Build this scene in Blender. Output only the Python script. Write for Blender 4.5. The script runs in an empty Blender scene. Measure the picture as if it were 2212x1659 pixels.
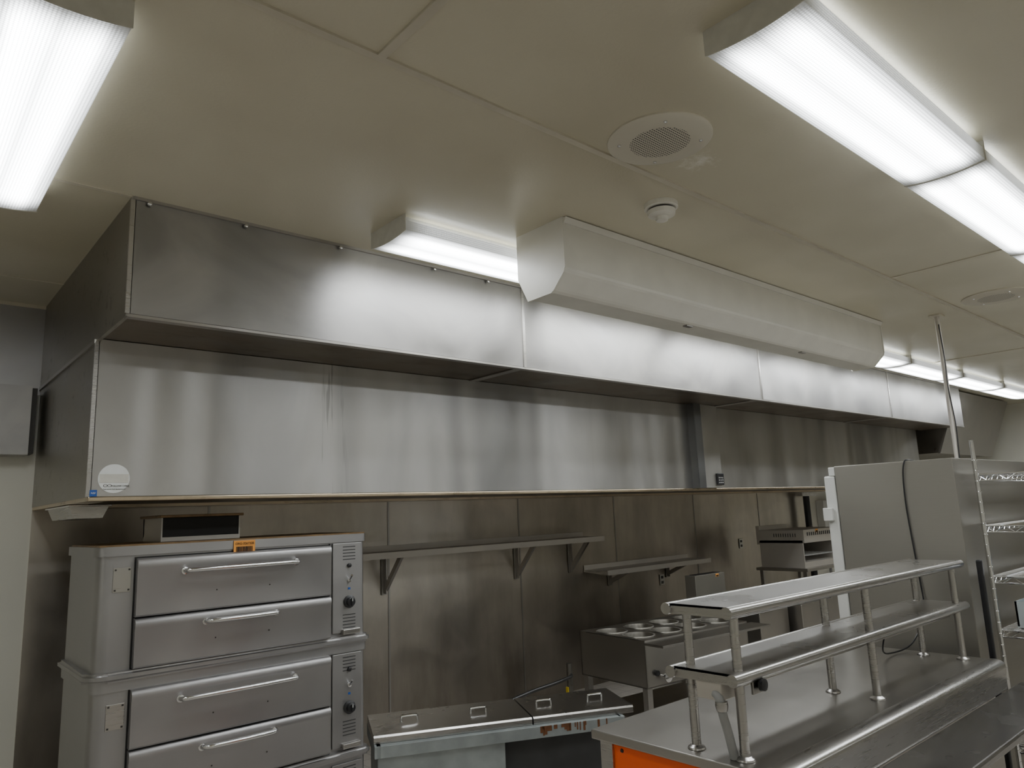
import bpy, bmesh, math, random
from mathutils import Vector, Matrix
random.seed(4)
SC=bpy.context.scene
COL=SC.collection
ZC=3.18

# ------------------------------------------------------------------ materials
def newmat(name):
    m=bpy.data.materials.new(name); m.use_nodes=True
    nt=m.node_tree; b=nt.nodes['Principled BSDF']
    return m,nt,b
def simple(name,col,rough=.5,metal=0.,spec=.5,noise=0.,nscale=8.,bump=0.):
    m,nt,b=newmat(name)
    b.inputs['Roughness'].default_value=rough
    b.inputs['Metallic'].default_value=metal
    b.inputs['Specular IOR Level'].default_value=spec
    tc=nt.nodes.new('ShaderNodeTexCoord')
    n=nt.nodes.new('ShaderNodeTexNoise'); n.inputs['Scale'].default_value=nscale; n.inputs['Detail'].default_value=5
    nt.links.new(tc.outputs['Object'],n.inputs['Vector'])
    r=nt.nodes.new('ShaderNodeValToRGB')
    r.color_ramp.elements[0].position=.3; r.color_ramp.elements[1].position=.7
    k=1-noise
    r.color_ramp.elements[0].color=(col[0]*k,col[1]*k,col[2]*k,1)
    r.color_ramp.elements[1].color=(col[0],col[1],col[2],1)
    nt.links.new(n.outputs['Fac'],r.inputs['Fac']); nt.links.new(r.outputs['Color'],b.inputs['Base Color'])
    if bump>0:
        bp=nt.nodes.new('ShaderNodeBump'); bp.inputs['Strength'].default_value=bump; bp.inputs['Distance'].default_value=.01
        nt.links.new(n.outputs['Fac'],bp.inputs['Height']); nt.links.new(bp.outputs['Normal'],b.inputs['Normal'])
    return m
def steel(name,col=(.60,.595,.58),rough=.3,aniso=.6,wave=.0,wscale=(1.3,1.3,.25),dirt=0.,dirtcol=(.10,.075,.05),dscale=(2,2,.6),smudge=.12,lowdirt_shade=None,dthr=(.5,.8),var=.82,mottle=(1.5,1.5,1.6),band=0.,drips=None,metal=1.,bandx=1.1):
    """brushed stainless sheet: anisotropic, gently oil-canned, with smudges and reflections mottled into the colour"""
    m,nt,b=newmat(name); L=nt.links.new; N=nt.nodes.new
    b.inputs['Metallic'].default_value=metal
    b.inputs['Anisotropic'].default_value=aniso
    b.inputs['Anisotropic Rotation'].default_value=.25
    geo=N('ShaderNodeNewGeometry'); pos=geo.outputs['Position']
    if aniso>0:
        cr=N('ShaderNodeVectorMath'); cr.operation='CROSS_PRODUCT'; cr.inputs[1].default_value=(.03,.06,1)
        L(geo.outputs['Normal'],cr.inputs[0])
        nm=N('ShaderNodeVectorMath'); nm.operation='NORMALIZE'; L(cr.outputs[0],nm.inputs[0])
        L(nm.outputs[0],b.inputs['Tangent'])
    mp=N('ShaderNodeMapping'); mp.inputs['Scale'].default_value=mottle; L(pos,mp.inputs['Vector'])
    n1=N('ShaderNodeTexNoise'); n1.inputs['Scale'].default_value=1.6; n1.inputs['Detail'].default_value=5; n1.inputs['Distortion'].default_value=.7
    L(mp.outputs[0],n1.inputs['Vector'])
    mr=N('ShaderNodeMapRange'); mr.inputs['From Min'].default_value=.25; mr.inputs['From Max'].default_value=.8
    mr.inputs['To Min'].default_value=rough-smudge*.4; mr.inputs['To Max'].default_value=rough+smudge
    L(n1.outputs['Fac'],mr.inputs['Value'])
    mp2=N('ShaderNodeMapping'); mp2.inputs['Scale'].default_value=(6,6,300); L(pos,mp2.inputs['Vector'])
    n2=N('ShaderNodeTexNoise'); n2.inputs['Scale'].default_value=1; n2.inputs['Detail'].default_value=2; L(mp2.outputs[0],n2.inputs['Vector'])
    ad=N('ShaderNodeMath'); ad.operation='MULTIPLY_ADD'; ad.inputs[1].default_value=.08; L(n2.outputs['Fac'],ad.inputs[0]); L(mr.outputs[0],ad.inputs[2])
    L(ad.outputs[0],b.inputs['Roughness'])
    rp=N('ShaderNodeValToRGB'); e=rp.color_ramp.elements
    e[0].position=.33; e[1].position=.67
    e[0].color=(col[0]*var,col[1]*var,col[2]*var*1.02,1); e[1].color=(col[0],col[1],col[2],1)  # smudges plus uneven reflections, both put into the base colour
    L(n1.outputs['Fac'],rp.inputs['Fac']); colout=rp.outputs['Color']
    def mixto(fac,c,colin):
        mx=N('ShaderNodeMix'); mx.data_type='RGBA'; L(fac,mx.inputs[0]); L(colin,mx.inputs[6]); mx.inputs[7].default_value=(*c,1)
        return mx.outputs[2]
    if band>0:   # wide dark reflection bands painted down the sheet's colour
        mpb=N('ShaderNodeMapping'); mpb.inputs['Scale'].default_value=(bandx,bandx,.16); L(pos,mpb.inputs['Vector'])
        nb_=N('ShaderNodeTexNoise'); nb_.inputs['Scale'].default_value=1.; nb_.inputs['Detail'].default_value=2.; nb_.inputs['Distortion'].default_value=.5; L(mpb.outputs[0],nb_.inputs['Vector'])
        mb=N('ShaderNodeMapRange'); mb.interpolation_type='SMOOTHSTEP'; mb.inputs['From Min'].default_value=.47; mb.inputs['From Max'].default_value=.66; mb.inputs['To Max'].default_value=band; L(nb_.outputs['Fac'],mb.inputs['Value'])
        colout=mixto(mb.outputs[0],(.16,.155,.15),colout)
    if drips:    # dried drip trails around a given x
        sx=N('ShaderNodeSeparateXYZ'); L(pos,sx.inputs[0])
        mpd=N('ShaderNodeMapping'); mpd.inputs['Scale'].default_value=(38,0,2.2); L(pos,mpd.inputs['Vector'])
        nd=N('ShaderNodeTexNoise'); nd.inputs['Scale'].default_value=1.; nd.inputs['Detail'].default_value=3; L(mpd.outputs[0],nd.inputs['Vector'])
        md=N('ShaderNodeMapRange'); md.inputs['From Min'].default_value=.55; md.inputs['From Max'].default_value=.62; md.inputs['To Max'].default_value=.5; L(nd.outputs['Fac'],md.inputs['Value'])
        s1=N('ShaderNodeMath'); s1.operation='SUBTRACT'; L(sx.outputs['X'],s1.inputs[0]); s1.inputs[1].default_value=drips
        s2=N('ShaderNodeMath'); s2.operation='ABSOLUTE'; L(s1.outputs[0],s2.inputs[0])
        s3=N('ShaderNodeMapRange'); s3.inputs['From Min'].default_value=.02; s3.inputs['From Max'].default_value=.12; s3.inputs['To Min'].default_value=1; s3.inputs['To Max'].default_value=0; L(s2.outputs[0],s3.inputs['Value'])
        s4=N('ShaderNodeMath'); s4.operation='MULTIPLY'; L(s3.outputs[0],s4.inputs[0]); L(md.outputs[0],s4.inputs[1])
        colout=mixto(s4.outputs[0],(.18,.175,.16),colout)
    if dirt>0:
        mp3=N('ShaderNodeMapping'); mp3.inputs['Scale'].default_value=dscale; L(pos,mp3.inputs['Vector'])
        n3=N('ShaderNodeTexNoise'); n3.inputs['Scale'].default_value=1.; n3.inputs['Detail'].default_value=9; n3.inputs['Roughness'].default_value=.65
        L(mp3.outputs[0],n3.inputs['Vector'])
        m3=N('ShaderNodeMapRange'); m3.inputs['From Min'].default_value=dthr[0]; m3.inputs['From Max'].default_value=dthr[1]; m3.inputs['To Max'].default_value=dirt
        L(n3.outputs['Fac'],m3.inputs['Value']); fac=m3.outputs[0]
        if lowdirt_shade:  # grease and weaker light low on the wall, both put into the colour
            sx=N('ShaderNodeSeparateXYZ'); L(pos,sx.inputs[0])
            m4=N('ShaderNodeMapRange'); m4.inputs['From Min'].default_value=lowdirt_shade[0]; m4.inputs['From Max'].default_value=lowdirt_shade[1]
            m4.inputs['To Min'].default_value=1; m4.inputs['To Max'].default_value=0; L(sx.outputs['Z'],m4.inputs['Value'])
            mm=N('ShaderNodeMath'); mm.operation='MULTIPLY_ADD'; L(m4.outputs[0],mm.inputs[0]); mm.inputs[1].default_value=lowdirt_shade[2]; L(fac,mm.inputs[2]); mm.use_clamp=True
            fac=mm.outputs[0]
        colout=mixto(fac,dirtcol,colout)
    L(colout,b.inputs['Base Color'])
    if wave>0:
        mpw=N('ShaderNodeMapping'); mpw.inputs['Scale'].default_value=wscale; L(pos,mpw.inputs['Vector'])
        nw=N('ShaderNodeTexNoise'); nw.inputs['Scale'].default_value=1.; nw.inputs['Detail'].default_value=1.; nw.inputs['Distortion'].default_value=.4
        L(mpw.outputs[0],nw.inputs['Vector'])
        bp=N('ShaderNodeBump'); bp.inputs['Strength'].default_value=1; bp.inputs['Distance'].default_value=wave
        L(nw.outputs['Fac'],bp.inputs['Height']); L(bp.outputs['Normal'],b.inputs['Normal'])
    return m

LAMP=21.
def lensmat():
    m,nt,b=newmat('prismatic_lens'); L=nt.links.new; N=nt.nodes.new
    b.inputs['Base Color'].default_value=(.85,.87,.88,1); b.inputs['Roughness'].default_value=.25
    tc=N('ShaderNodeTexCoord'); sx=N('ShaderNodeSeparateXYZ'); L(tc.outputs['Object'],sx.inputs[0])
    ab=N('ShaderNodeMath'); ab.operation='ABSOLUTE'; L(sx.outputs['Y'],ab.inputs[0])
    s=N('ShaderNodeMath'); s.operation='SUBTRACT'; s.inputs[1].default_value=.055; L(ab.outputs[0],s.inputs[0])
    a2=N('ShaderNodeMath'); a2.operation='ABSOLUTE'; L(s.outputs[0],a2.inputs[0])
    mr=N('ShaderNodeMapRange'); mr.interpolation_type='SMOOTHSTEP'; mr.inputs['From Min'].default_value=.025; mr.inputs['From Max'].default_value=.102
    mr.inputs['To Min'].default_value=1; mr.inputs['To Max'].default_value=.06; L(a2.outputs[0],mr.inputs['Value'])
    ax=N('ShaderNodeMath'); ax.operation='ABSOLUTE'; L(sx.outputs['X'],ax.inputs[0])
    me=N('ShaderNodeMapRange'); me.interpolation_type='SMOOTHSTEP'; me.inputs['From Min'].default_value=.58; me.inputs['From Max'].default_value=.75
    me.inputs['To Min'].default_value=1; me.inputs['To Max'].default_value=.03; L(ax.outputs[0],me.inputs['Value'])
    mu=N('ShaderNodeMath'); mu.operation='MULTIPLY'; L(mr.outputs[0],mu.inputs[0]); L(me.outputs[0],mu.inputs[1])
    w=N('ShaderNodeTexVoronoi'); w.inputs['Scale'].default_value=100; w.inputs['Randomness'].default_value=0.; L(tc.outputs['Object'],w.inputs['Vector'])
    mw=N('ShaderNodeMapRange'); mw.inputs['From Max'].default_value=.7; mw.inputs['To Min'].default_value=1.4; mw.inputs['To Max'].default_value=.25; L(w.outputs['Distance'],mw.inputs['Value'])
    m2=N('ShaderNodeMath'); m2.operation='MULTIPLY'; L(mu.outputs[0],m2.inputs[0]); L(mw.outputs[0],m2.inputs[1])
    m3=N('ShaderNodeMath'); m3.operation='MULTIPLY'; L(m2.outputs[0],m3.inputs[0]); m3.inputs[1].default_value=LAMP*1.2
    b.inputs['Emission Color'].default_value=(.94,.98,1.,1); L(m3.outputs[0],b.inputs['Emission Strength'])
    return m

M={}
M['lens']=lensmat()
M['hood']=steel('hood_steel',col=(.51,.497,.48),rough=.33,wave=.028,wscale=(1.4,1.4,.5),smudge=.16,var=.66,mottle=(1.0,1.0,1.3),band=.34)
M['hoodlow']=steel('hood_lower_steel',col=(.57,.56,.54),rough=.31,wave=.065,wscale=(1.8,1.8,.10),smudge=.14,dirt=.2,dscale=(5,5,.25),dthr=(.55,.8),dirtcol=(.25,.24,.22),var=.80,mottle=(1.3,1.3,.6),band=.5,bandx=1.5,drips=1.99)
M['hoodside']=steel('hood_side_steel',col=(.38,.36,.32),rough=.34,dirt=.65,dscale=(14,14,14),dthr=(.58,.75))
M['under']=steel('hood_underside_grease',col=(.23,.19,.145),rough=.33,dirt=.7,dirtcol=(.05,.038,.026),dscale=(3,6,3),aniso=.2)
M['wallsteel']=steel('wall_steel',col=(.68,.63,.55),rough=.31,wave=.03,wscale=(1.6,1.6,.25),dirt=.32,dscale=(2.5,2.5,.6),dthr=(.45,.8),lowdirt_shade=(.1,1.35,.5),dirtcol=(.12,.095,.07),var=.82,band=.2,bandx=1.6,metal=.95)
M['oven']=steel('oven_steel',col=(.40,.392,.388),rough=.35,aniso=.4,wave=.0,smudge=.08,var=.90)
M['oventop']=simple('oven_top_grease',(.30,.19,.09),.45,.3,noise=.45,nscale=14)
M['warmrefl']=steel('rim_steel_warm_reflection',col=(.66,.55,.40),rough=.25,aniso=0,dirt=.4,dscale=(6,6,6))  # warm reflection from below put into the rim's base colour
M['ctr']=steel('counter_steel',col=(.45,.43,.395),rough=.27,aniso=.0,smudge=.04,wave=.0,var=.90)
M['ctrdark']=steel('tray_steel',col=(.33,.32,.31),rough=.22,aniso=0,smudge=.03,dirt=.15,dscale=(20,20,20),var=.94)
M['bright']=steel('bright_steel',col=(.51,.495,.47),rough=.24,aniso=.0,smudge=.02,var=.96)
M['broil']=steel('broiler_steel',col=(.62,.585,.53),rough=.48,aniso=.0,smudge=.03,var=.94,metal=.8)
M['fridge']=steel('fridge_steel',col=(.345,.328,.29),rough=.50,aniso=0,wave=.0,var=.95,smudge=.03)
M['colside']=steel('column_side_steel',col=(.22,.22,.22),rough=.4,aniso=0)
M['chrome']=simple('chrome',(.75,.75,.75),.15,1.,noise=.05)
M['dark']=simple('black_recess',(.012,.011,.010),.6,noise=.3)
M['slot']=simple('slot_shadow',(.05,.05,.05),.6,noise=.3)
M['blackplastic']=simple('black_plastic',(.02,.02,.022),.35,noise=.2)
M['white']=simple('white_enamel',(.72,.72,.69),.35,noise=.06)
M['capgrey']=simple('fixture_end_cap',(.66,.64,.57),.4,noise=.12,nscale=20)
M['beam']=simple('diffuser_paint',(.76,.735,.66),.36,noise=.09,nscale=5,bump=.0)
M['cream']=simple('cream_wall',(.80,.785,.70),.4,noise=.04,nscale=3)
M['seam']=simple('ceiling_batten',(.62,.575,.46),.4,noise=.12,nscale=6)
M['seamsteel']=steel('seam_steel',col=(.46,.44,.41),rough=.3)
M['darkseam']=simple('dark_joint',(.05,.045,.04),.5,noise=.2)
M['galv']=simple('galvanised',(.42,.46,.46),.45,.5,noise=.35,nscale=6)
M['orange']=simple('orange_laminate',(1.,.13,.008),.3,noise=.04)
M['tag']=simple('orange_tag',(.9,.38,.07),.5,noise=.05)
M['ink']=simple('black_ink',(.01,.01,.01),.6)
M['blue']=simple('blue_label',(.02,.09,.36),.4)
M['bluebag']=simple('blue_plastic',(.03,.16,.55),.3,noise=.3)
M['silver']=simple('silver_sticker',(.8,.81,.79),.4,.0,noise=.08,nscale=20)
M['yellow']=simple('yellow_handle',(.75,.55,.04),.4)
M['rust']=simple('rust',(.20,.08,.03),.8,noise=.6,nscale=25)
M['hose']=simple('grey_conduit',(.34,.34,.33),.5,noise=.2)
M['clear']=simple('cloudy_plastic',(.6,.66,.68),.2,noise=.1)

def ceilmat():
    m,nt,b=newmat('ceiling_gloss_paint'); L=nt.links.new; N=nt.nodes.new
    geo=N('ShaderNodeNewGeometry')
    n=N('ShaderNodeTexNoise'); n.inputs['Scale'].default_value=.7; n.inputs['Detail'].default_value=3; L(geo.outputs['Position'],n.inputs['Vector'])
    r=N('ShaderNodeValToRGB'); e=r.color_ramp.elements; e[0].position=.33; e[1].position=.66
    e[0].color=(.585,.54,.405,1); e[1].color=(.71,.67,.525,1); L(n.outputs['Fac'],r.inputs['Fac'])
    # peeling paint next to the speaker
    ds=N('ShaderNodeVectorMath'); ds.operation='DISTANCE'; L(geo.outputs['Position'],ds.inputs[0]); ds.inputs[1].default_value=(2.52,1.60,ZC)
    dm=N('ShaderNodeMapRange'); dm.inputs['From Min'].default_value=.0; dm.inputs['From Max'].default_value=.17; dm.inputs['To Min'].default_value=.22; dm.inputs['To Max'].default_value=-.2; L(ds.outputs['Value'],dm.inputs['Value'])
    v=N('ShaderNodeTexNoise'); v.inputs['Scale'].default_value=22; v.inputs['Detail'].default_value=10; v.inputs['Roughness'].default_value=.75; L(geo.outputs['Position'],v.inputs['Vector'])
    sm=N('ShaderNodeMath'); sm.operation='ADD'; L(dm.outputs[0],sm.inputs[0]); L(v.outputs['Fac'],sm.inputs[1])
    mr=N('ShaderNodeMapRange'); mr.inputs['From Min'].default_value=.54; mr.inputs['From Max'].default_value=.76; mr.inputs['To Max'].default_value=.7; L(sm.outputs[0],mr.inputs['Value'])
    mx=N('ShaderNodeMix'); mx.data_type='RGBA'; L(mr.outputs[0],mx.inputs[0]); L(r.outputs['Color'],mx.inputs[6]); mx.inputs[7].default_value=(.90,.87,.80,1)
    L(mx.outputs[2],b.inputs['Base Color'])
    b.inputs['Roughness'].default_value=.26
    b.inputs['Specular IOR Level'].default_value=1.
    n2=N('ShaderNodeTexNoise'); n2.inputs['Scale'].default_value=1.1; n2.inputs['Detail'].default_value=0; L(geo.outputs['Position'],n2.inputs['Vector'])
    bp=N('ShaderNodeBump'); bp.inputs['Strength'].default_value=1; bp.inputs['Distance'].default_value=.035; L(n2.outputs['Fac'],bp.inputs['Height'])
    n3=N('ShaderNodeTexNoise'); n3.inputs['Scale'].default_value=90; n3.inputs['Detail'].default_value=2; L(geo.outputs['Position'],n3.inputs['Vector'])
    bp2=N('ShaderNodeBump'); bp2.inputs['Strength'].default_value=.25; bp2.inputs['Distance'].default_value=.002; L(n3.outputs['Fac'],bp2.inputs['Height']); L(bp.outputs['Normal'],bp2.inputs['Normal'])
    L(bp2.outputs['Normal'],b.inputs['Normal'])
    return m
M['ceil']=ceilmat()
def spk():
    m,nt,b=newmat('speaker_grille'); L=nt.links.new; N=nt.nodes.new
    tc=N('ShaderNodeTexCoord'); v=N('ShaderNodeTexVoronoi'); v.inputs['Scale'].default_value=85; v.inputs['Randomness'].default_value=0; v.voronoi_dimensions='2D'; L(tc.outputs['Object'],v.inputs['Vector'])
    lt=N('ShaderNodeMath'); lt.operation='LESS_THAN'; lt.inputs[1].default_value=.30; L(v.outputs['Distance'],lt.inputs[0])
    ln=N('ShaderNodeVectorMath'); ln.operation='LENGTH'; L(tc.outputs['Object'],ln.inputs[0])
    l2=N('ShaderNodeMath'); l2.operation='LESS_THAN'; l2.inputs[1].default_value=.118; L(ln.outputs['Value'],l2.inputs[0])
    mu=N('ShaderNodeMath'); mu.operation='MULTIPLY'; L(lt.outputs[0],mu.inputs[0]); L(l2.outputs[0],mu.inputs[1])
    mx=N('ShaderNodeMix'); mx.data_type='RGBA'; L(mu.outputs[0],mx.inputs[0]); mx.inputs[6].default_value=(.60,.56,.46,1); mx.inputs[7].default_value=(.03,.025,.02,1)
    L(mx.outputs[2],b.inputs['Base Color']); b.inputs['Roughness'].default_value=.4
    return m
M['speaker']=spk()
def tile():
    m,nt,b=newmat('floor_tile'); L=nt.links.new; N=nt.nodes.new
    tc=N('ShaderNodeNewGeometry'); br=N('ShaderNodeTexBrick'); br.offset=0; br.inputs['Scale'].default_value=1
    br.inputs['Color1'].default_value=(.46,.43,.39,1); br.inputs['Color2'].default_value=(.50,.46,.41,1); br.inputs['Mortar'].default_value=(.3,.28,.26,1)
    br.inputs['Brick Width'].default_value=.15; br.inputs['Row Height'].default_value=.15; br.inputs['Mortar Size'].default_value=.004
    L(tc.outputs['Position'],br.inputs['Vector']); L(br.outputs['Color'],b.inputs['Base Color']); b.inputs['Roughness'].default_value=.45
    return m
M['tile']=tile()

# ------------------------------------------------------------------ geometry helpers
def wloc(o):
    p=Vector(o.location); q=o.parent
    while q: p=p+Vector(q.location); q=q.parent
    return p
def mkobj(name,bm,mat,parent=None,smooth=False,origin=None):
    me=bpy.data.meshes.new(name)
    bmesh.ops.recalc_face_normals(bm,faces=bm.faces)
    vs=[v.co for v in bm.verts]
    lo=Vector([min(v[i] for v in vs) for i in range(3)]); hi=Vector([max(v[i] for v in vs) for i in range(3)])
    c=Vector(origin) if origin is not None else (lo+hi)/2
    bmesh.ops.translate(bm,verts=bm.verts,vec=-c)
    bm.to_mesh(me); bm.free()
    if smooth:
        for p in me.polygons: p.use_smooth=True
        try: me.set_sharp_from_angle(angle=math.radians(35))
        except Exception: pass
    mats=mat if isinstance(mat,(list,tuple)) else [mat]
    for mm in mats: me.materials.append(M[mm] if isinstance(mm,str) else mm)
    o=bpy.data.objects.new(name,me); COL.objects.link(o)
    if parent:
        o.parent=parent; o.location=c-wloc(parent)
    else: o.location=c
    return o
def bm_box(bm,x0,x1,y0,y1,z0,z1,bev=0,seg=2):
    r=bmesh.ops.create_cube(bm,size=1); vs=r['verts']
    for v in vs:
        v.co=Vector((x0 if v.co.x<0 else x1, y0 if v.co.y<0 else y1, z0 if v.co.z<0 else z1))
    if bev>0:
        es=list({e for v in vs for e in v.link_edges})
        bmesh.ops.bevel(bm,geom=es,offset=bev,segments=seg,affect='EDGES',profile=.5)
def box(name,x0,x1,y0,y1,z0,z1,mat,parent=None,bev=0,seg=2):
    bm=bmesh.new(); bm_box(bm,x0,x1,y0,y1,z0,z1,bev,seg)
    return mkobj(name,bm,mat,parent,smooth=False)
def boxes(name,lst,mat,parent=None,bev=0):
    bm=bmesh.new()
    for b in lst: bm_box(bm,*b,bev=bev)
    return mkobj(name,bm,mat,parent,smooth=False)
def eachbox(name,lst,mat,parent=None,bev=0):
    return [box(name,*b,mat,parent,bev) for b in lst]
def bm_prism(bm,pts,axis,a0,a1):
    def P(p,a):
        if axis=='x': return Vector((a,p[0],p[1]))
        if axis=='y': return Vector((p[0],a,p[1]))
        return Vector((p[0],p[1],a))
    A=[bm.verts.new(P(p,a0)) for p in pts]; B=[bm.verts.new(P(p,a1)) for p in pts]
    n=len(pts)
    for i in range(n): bm.faces.new((A[i],A[(i+1)%n],B[(i+1)%n],B[i]))
    bm.faces.new(A[::-1]); bm.faces.new(B)
def prism(name,pts,axis,a0,a1,mat,parent=None,smooth=False):
    bm=bmesh.new(); bm_prism(bm,pts,axis,a0,a1)
    return mkobj(name,bm,mat,parent,smooth=smooth)
def bm_tube(bm,pts,r,seg=12,cap=True):
    pts=[Vector(p) for p in pts]; rings=[]
    t0=(pts[1]-pts[0]).normalized(); up=Vector((0,0,1)) if abs(t0.z)<.9 else Vector((1,0,0))
    n=(up-t0*up.dot(t0)).normalized()
    for i,p in enumerate(pts):
        if i==0: t=t0
        elif i==len(pts)-1: t=(pts[i]-pts[i-1]).normalized()
        else: t=((pts[i]-pts[i-1]).normalized()+(pts[i+1]-pts[i]).normalized()).normalized()
        n=(n-t*n.dot(t)).normalized(); b=t.cross(n)
        rr=r[i] if isinstance(r,(list,tuple)) else r
        rings.append([bm.verts.new(p+n*math.cos(2*math.pi*k/seg)*rr+b*math.sin(2*math.pi*k/seg)*rr) for k in range(seg)])
    for a,b_ in zip(rings,rings[1:]):
        for k in range(seg): bm.faces.new((a[k],a[(k+1)%seg],b_[(k+1)%seg],b_[k]))
    if cap: bm.faces.new(rings[0][::-1]); bm.faces.new(rings[-1])
def tube(name,pts,r,mat,parent=None,seg=12):
    bm=bmesh.new(); bm_tube(bm,pts,r,seg); return mkobj(name,bm,mat,parent,smooth=True)
def tubes(name,lst,r,mat,parent=None,seg=8):
    bm=bmesh.new()
    for p in lst: bm_tube(bm,p,r,seg)
    return mkobj(name,bm,mat,parent,smooth=True)
def smoothpath(pts,n=8):
    P=[Vector(p) for p in pts]; out=[]
    for i in range(len(P)-1):
        p0=P[max(i-1,0)];p1=P[i];p2=P[i+1];p3=P[min(i+2,len(P)-1)]
        for k in range(n):
            t=k/n
            out.append(.5*((2*p1)+(-p0+p2)*t+(2*p0-5*p1+4*p2-p3)*t*t+(-p0+3*p1-3*p2+p3)*t**3))
    out.append(P[-1]); return out
def bm_lathe(bm,prof,center,axis='z',seg=32):
    c=Vector(center); rings=[]
    for r,h in prof:
        ring=[]
        for k in range(seg):
            a=2*math.pi*k/seg; u,v=r*math.cos(a),r*math.sin(a)
            d={'z':Vector((u,v,h)),'y':Vector((u,h,v)),'x':Vector((h,u,v))}[axis]
            ring.append(bm.verts.new(c+d))
        rings.append(ring)
    for a,b_ in zip(rings,rings[1:]):
        for k in range(seg): bm.faces.new((a[k],a[(k+1)%seg],b_[(k+1)%seg],b_[k]))
    bm.faces.new(rings[0][::-1]); bm.faces.new(rings[-1])
def lathe(name,prof,center,axis,mat,parent=None,seg=32,origin=None):
    bm=bmesh.new(); bm_lathe(bm,prof,center,axis,seg); return mkobj(name,bm,mat,parent,smooth=True,origin=origin)
def thing(name,loc,label,category,group=None):
    e=bpy.data.objects.new(name,None); e.empty_display_size=.1; COL.objects.link(e); e.location=loc
    e['label']=label; e['category']=category
    if group: e['group']=group
    return e
def tag(o,label,category,group=None):
    o['label']=label; o['category']=category
    if group: o['group']=group
    return o
def struct(o): o['kind']='structure'; return o
def text(name,body,size,loc,rot,mat,parent):
    cu=bpy.data.curves.new(name,'FONT'); cu.body=body; cu.size=size; cu.align_x='CENTER'; cu.align_y='CENTER'; cu.extrude=.0004
    t=bpy.data.objects.new(name,cu); COL.objects.link(t); bpy.context.view_layer.update()
    me=bpy.data.meshes.new_from_object(t.evaluated_get(bpy.context.evaluated_depsgraph_get()))
    bpy.data.objects.remove(t); me.materials.clear(); me.materials.append(M[mat])
    o=bpy.data.objects.new(name,me); COL.objects.link(o); o.rotation_euler=rot
    o.parent=parent; o.location=Vector(loc)-wloc(parent); return o
RY=(math.pi/2,0,0)      # faces -Y
def copy_thing(root,delta,kids):
    r=root.copy(); COL.objects.link(r); r.location=Vector(root.location)+Vector(delta)
    def rec(src,dst):
        for k in [c for c in kids if c.parent==src]:
            kk=k.copy(); COL.objects.link(kk); kk.parent=dst; rec(k,kk)
    rec(root,r); return r
def descend(root):
    return [o for o in bpy.data.objects if o.parent and (o.parent==root or (o.parent.parent==root))]

# ------------------------------------------------------------------ room shell
X0,X1,Y0,Y1=-3.2,14.0,-3.6,5.37
struct(box('floor',X0,X1,Y0,Y1+.15,-.1,0,'tile'))
struct(box('ceiling',X0,X1,Y0,Y1+.15,ZC,ZC+.1,'ceil'))
struct(box('wall_back',X0,X1,Y1,Y1+.15,0,ZC,'cream'))
struct(box('wall_left',X0-.15,X0,Y0,Y1+.15,0,ZC,'cream'))
struct(box('wall_right',X1,X1+.15,Y0,Y1+.15,0,ZC,'cream'))
struct(box('wall_front',X0,X1,Y0-.15,Y0,0,ZC,'cream'))
struct(box('wall_back_cladding',.757,10.43,Y1-.008,Y1,0,2.4,'wallsteel'))
struct(box('wall_back_upper_cladding',-1.2,.757,Y1-.008,Y1,2.60,ZC,'oven'))
tn=1
def trim(*a,mat='seam',bev=0):
    global tn
    o=struct(box('trim_%d'%tn,*a,mat,None,bev)); tn+=1; return o
for x in (1.82,3.29,4.75,6.15,7.63,9.11):
    trim(x-.008,x+.008,Y1-.013,Y1-.008,0,2.0,mat='seamsteel')
trim(X0,X1,1.785,1.812,ZC-.008,ZC,mat='seam')
trim(1.075,1.105,Y0,1.785,ZC-.008,ZC)
trim(4.95,4.97,Y0,1.785,ZC-.005,ZC)
trim(X0,.75,3.30,3.318,ZC-.005,ZC)
trim(X0,.75,4.79,4.80,ZC-.003,ZC)
trim(8.6,8.62,Y0,3.3,ZC-.005,ZC)
trim(X0,.75,Y1-.02,Y1,ZC-.02,ZC)

# ------------------------------------------------------------------ ceiling fixtures
def fixture(cx,cy,label='white wraparound fluorescent ceiling light, switched on'):
    Ln=1.52; W=.31
    root=thing('fluorescent_light',(0,0,0),label,'ceiling light','wraparound fluorescent ceiling lights')
    box('housing',-Ln/2+.02,Ln/2-.02,-W/2+.03,W/2-.03,-.035,0,'white',root)
    prof=[]
    for k in range(9):
        a=-1+2*k/8
        prof.append((a*W/2, -.080-.014*(1-a*a)))
    pts=[(-W/2,-.03)]+prof+[(W/2,-.03)]
    bm=bmesh.new(); bm_prism(bm,pts,'x',-Ln/2+.004,Ln/2-.004)
    mkobj('lens',bm,'lens',root,smooth=True,origin=(0,0,-.06))
    cp=[(-W/2-.003,0)]+[(p[0]*1.02,p[1]-.003) for p in prof]+[(W/2+.003,0)]
    for s in (-1,1):
        x=s*(Ln/2-.002)
        prism('end_cap',cp,'x',x-.002,x+.002,'capgrey',root)
    root.location=(cx,cy,ZC)
    return root
f0=fixture(2.565,.935)
kids=descend(f0)
for (x,y) in [(4.088,.935),(5.611,.935),(7.134,.935),(2.57,2.93),(4.10,2.93),(5.63,2.93),(7.16,2.93),(8.69,2.93),(10.22,2.93),(11.75,2.93),
              (-1.6,-1.6),(1.4,-1.9),(4.6,-1.9),(8.0,-1.9)]:
    copy_thing(f0,(x-2.565,y-.935,0),kids)
for (x,y) in [(.275,2.755),(-2.2,2.4)]:
    r=copy_thing(f0,(x-2.565,y-.935,0),kids); r.rotation_euler=(0,0,math.pi/2)

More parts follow.
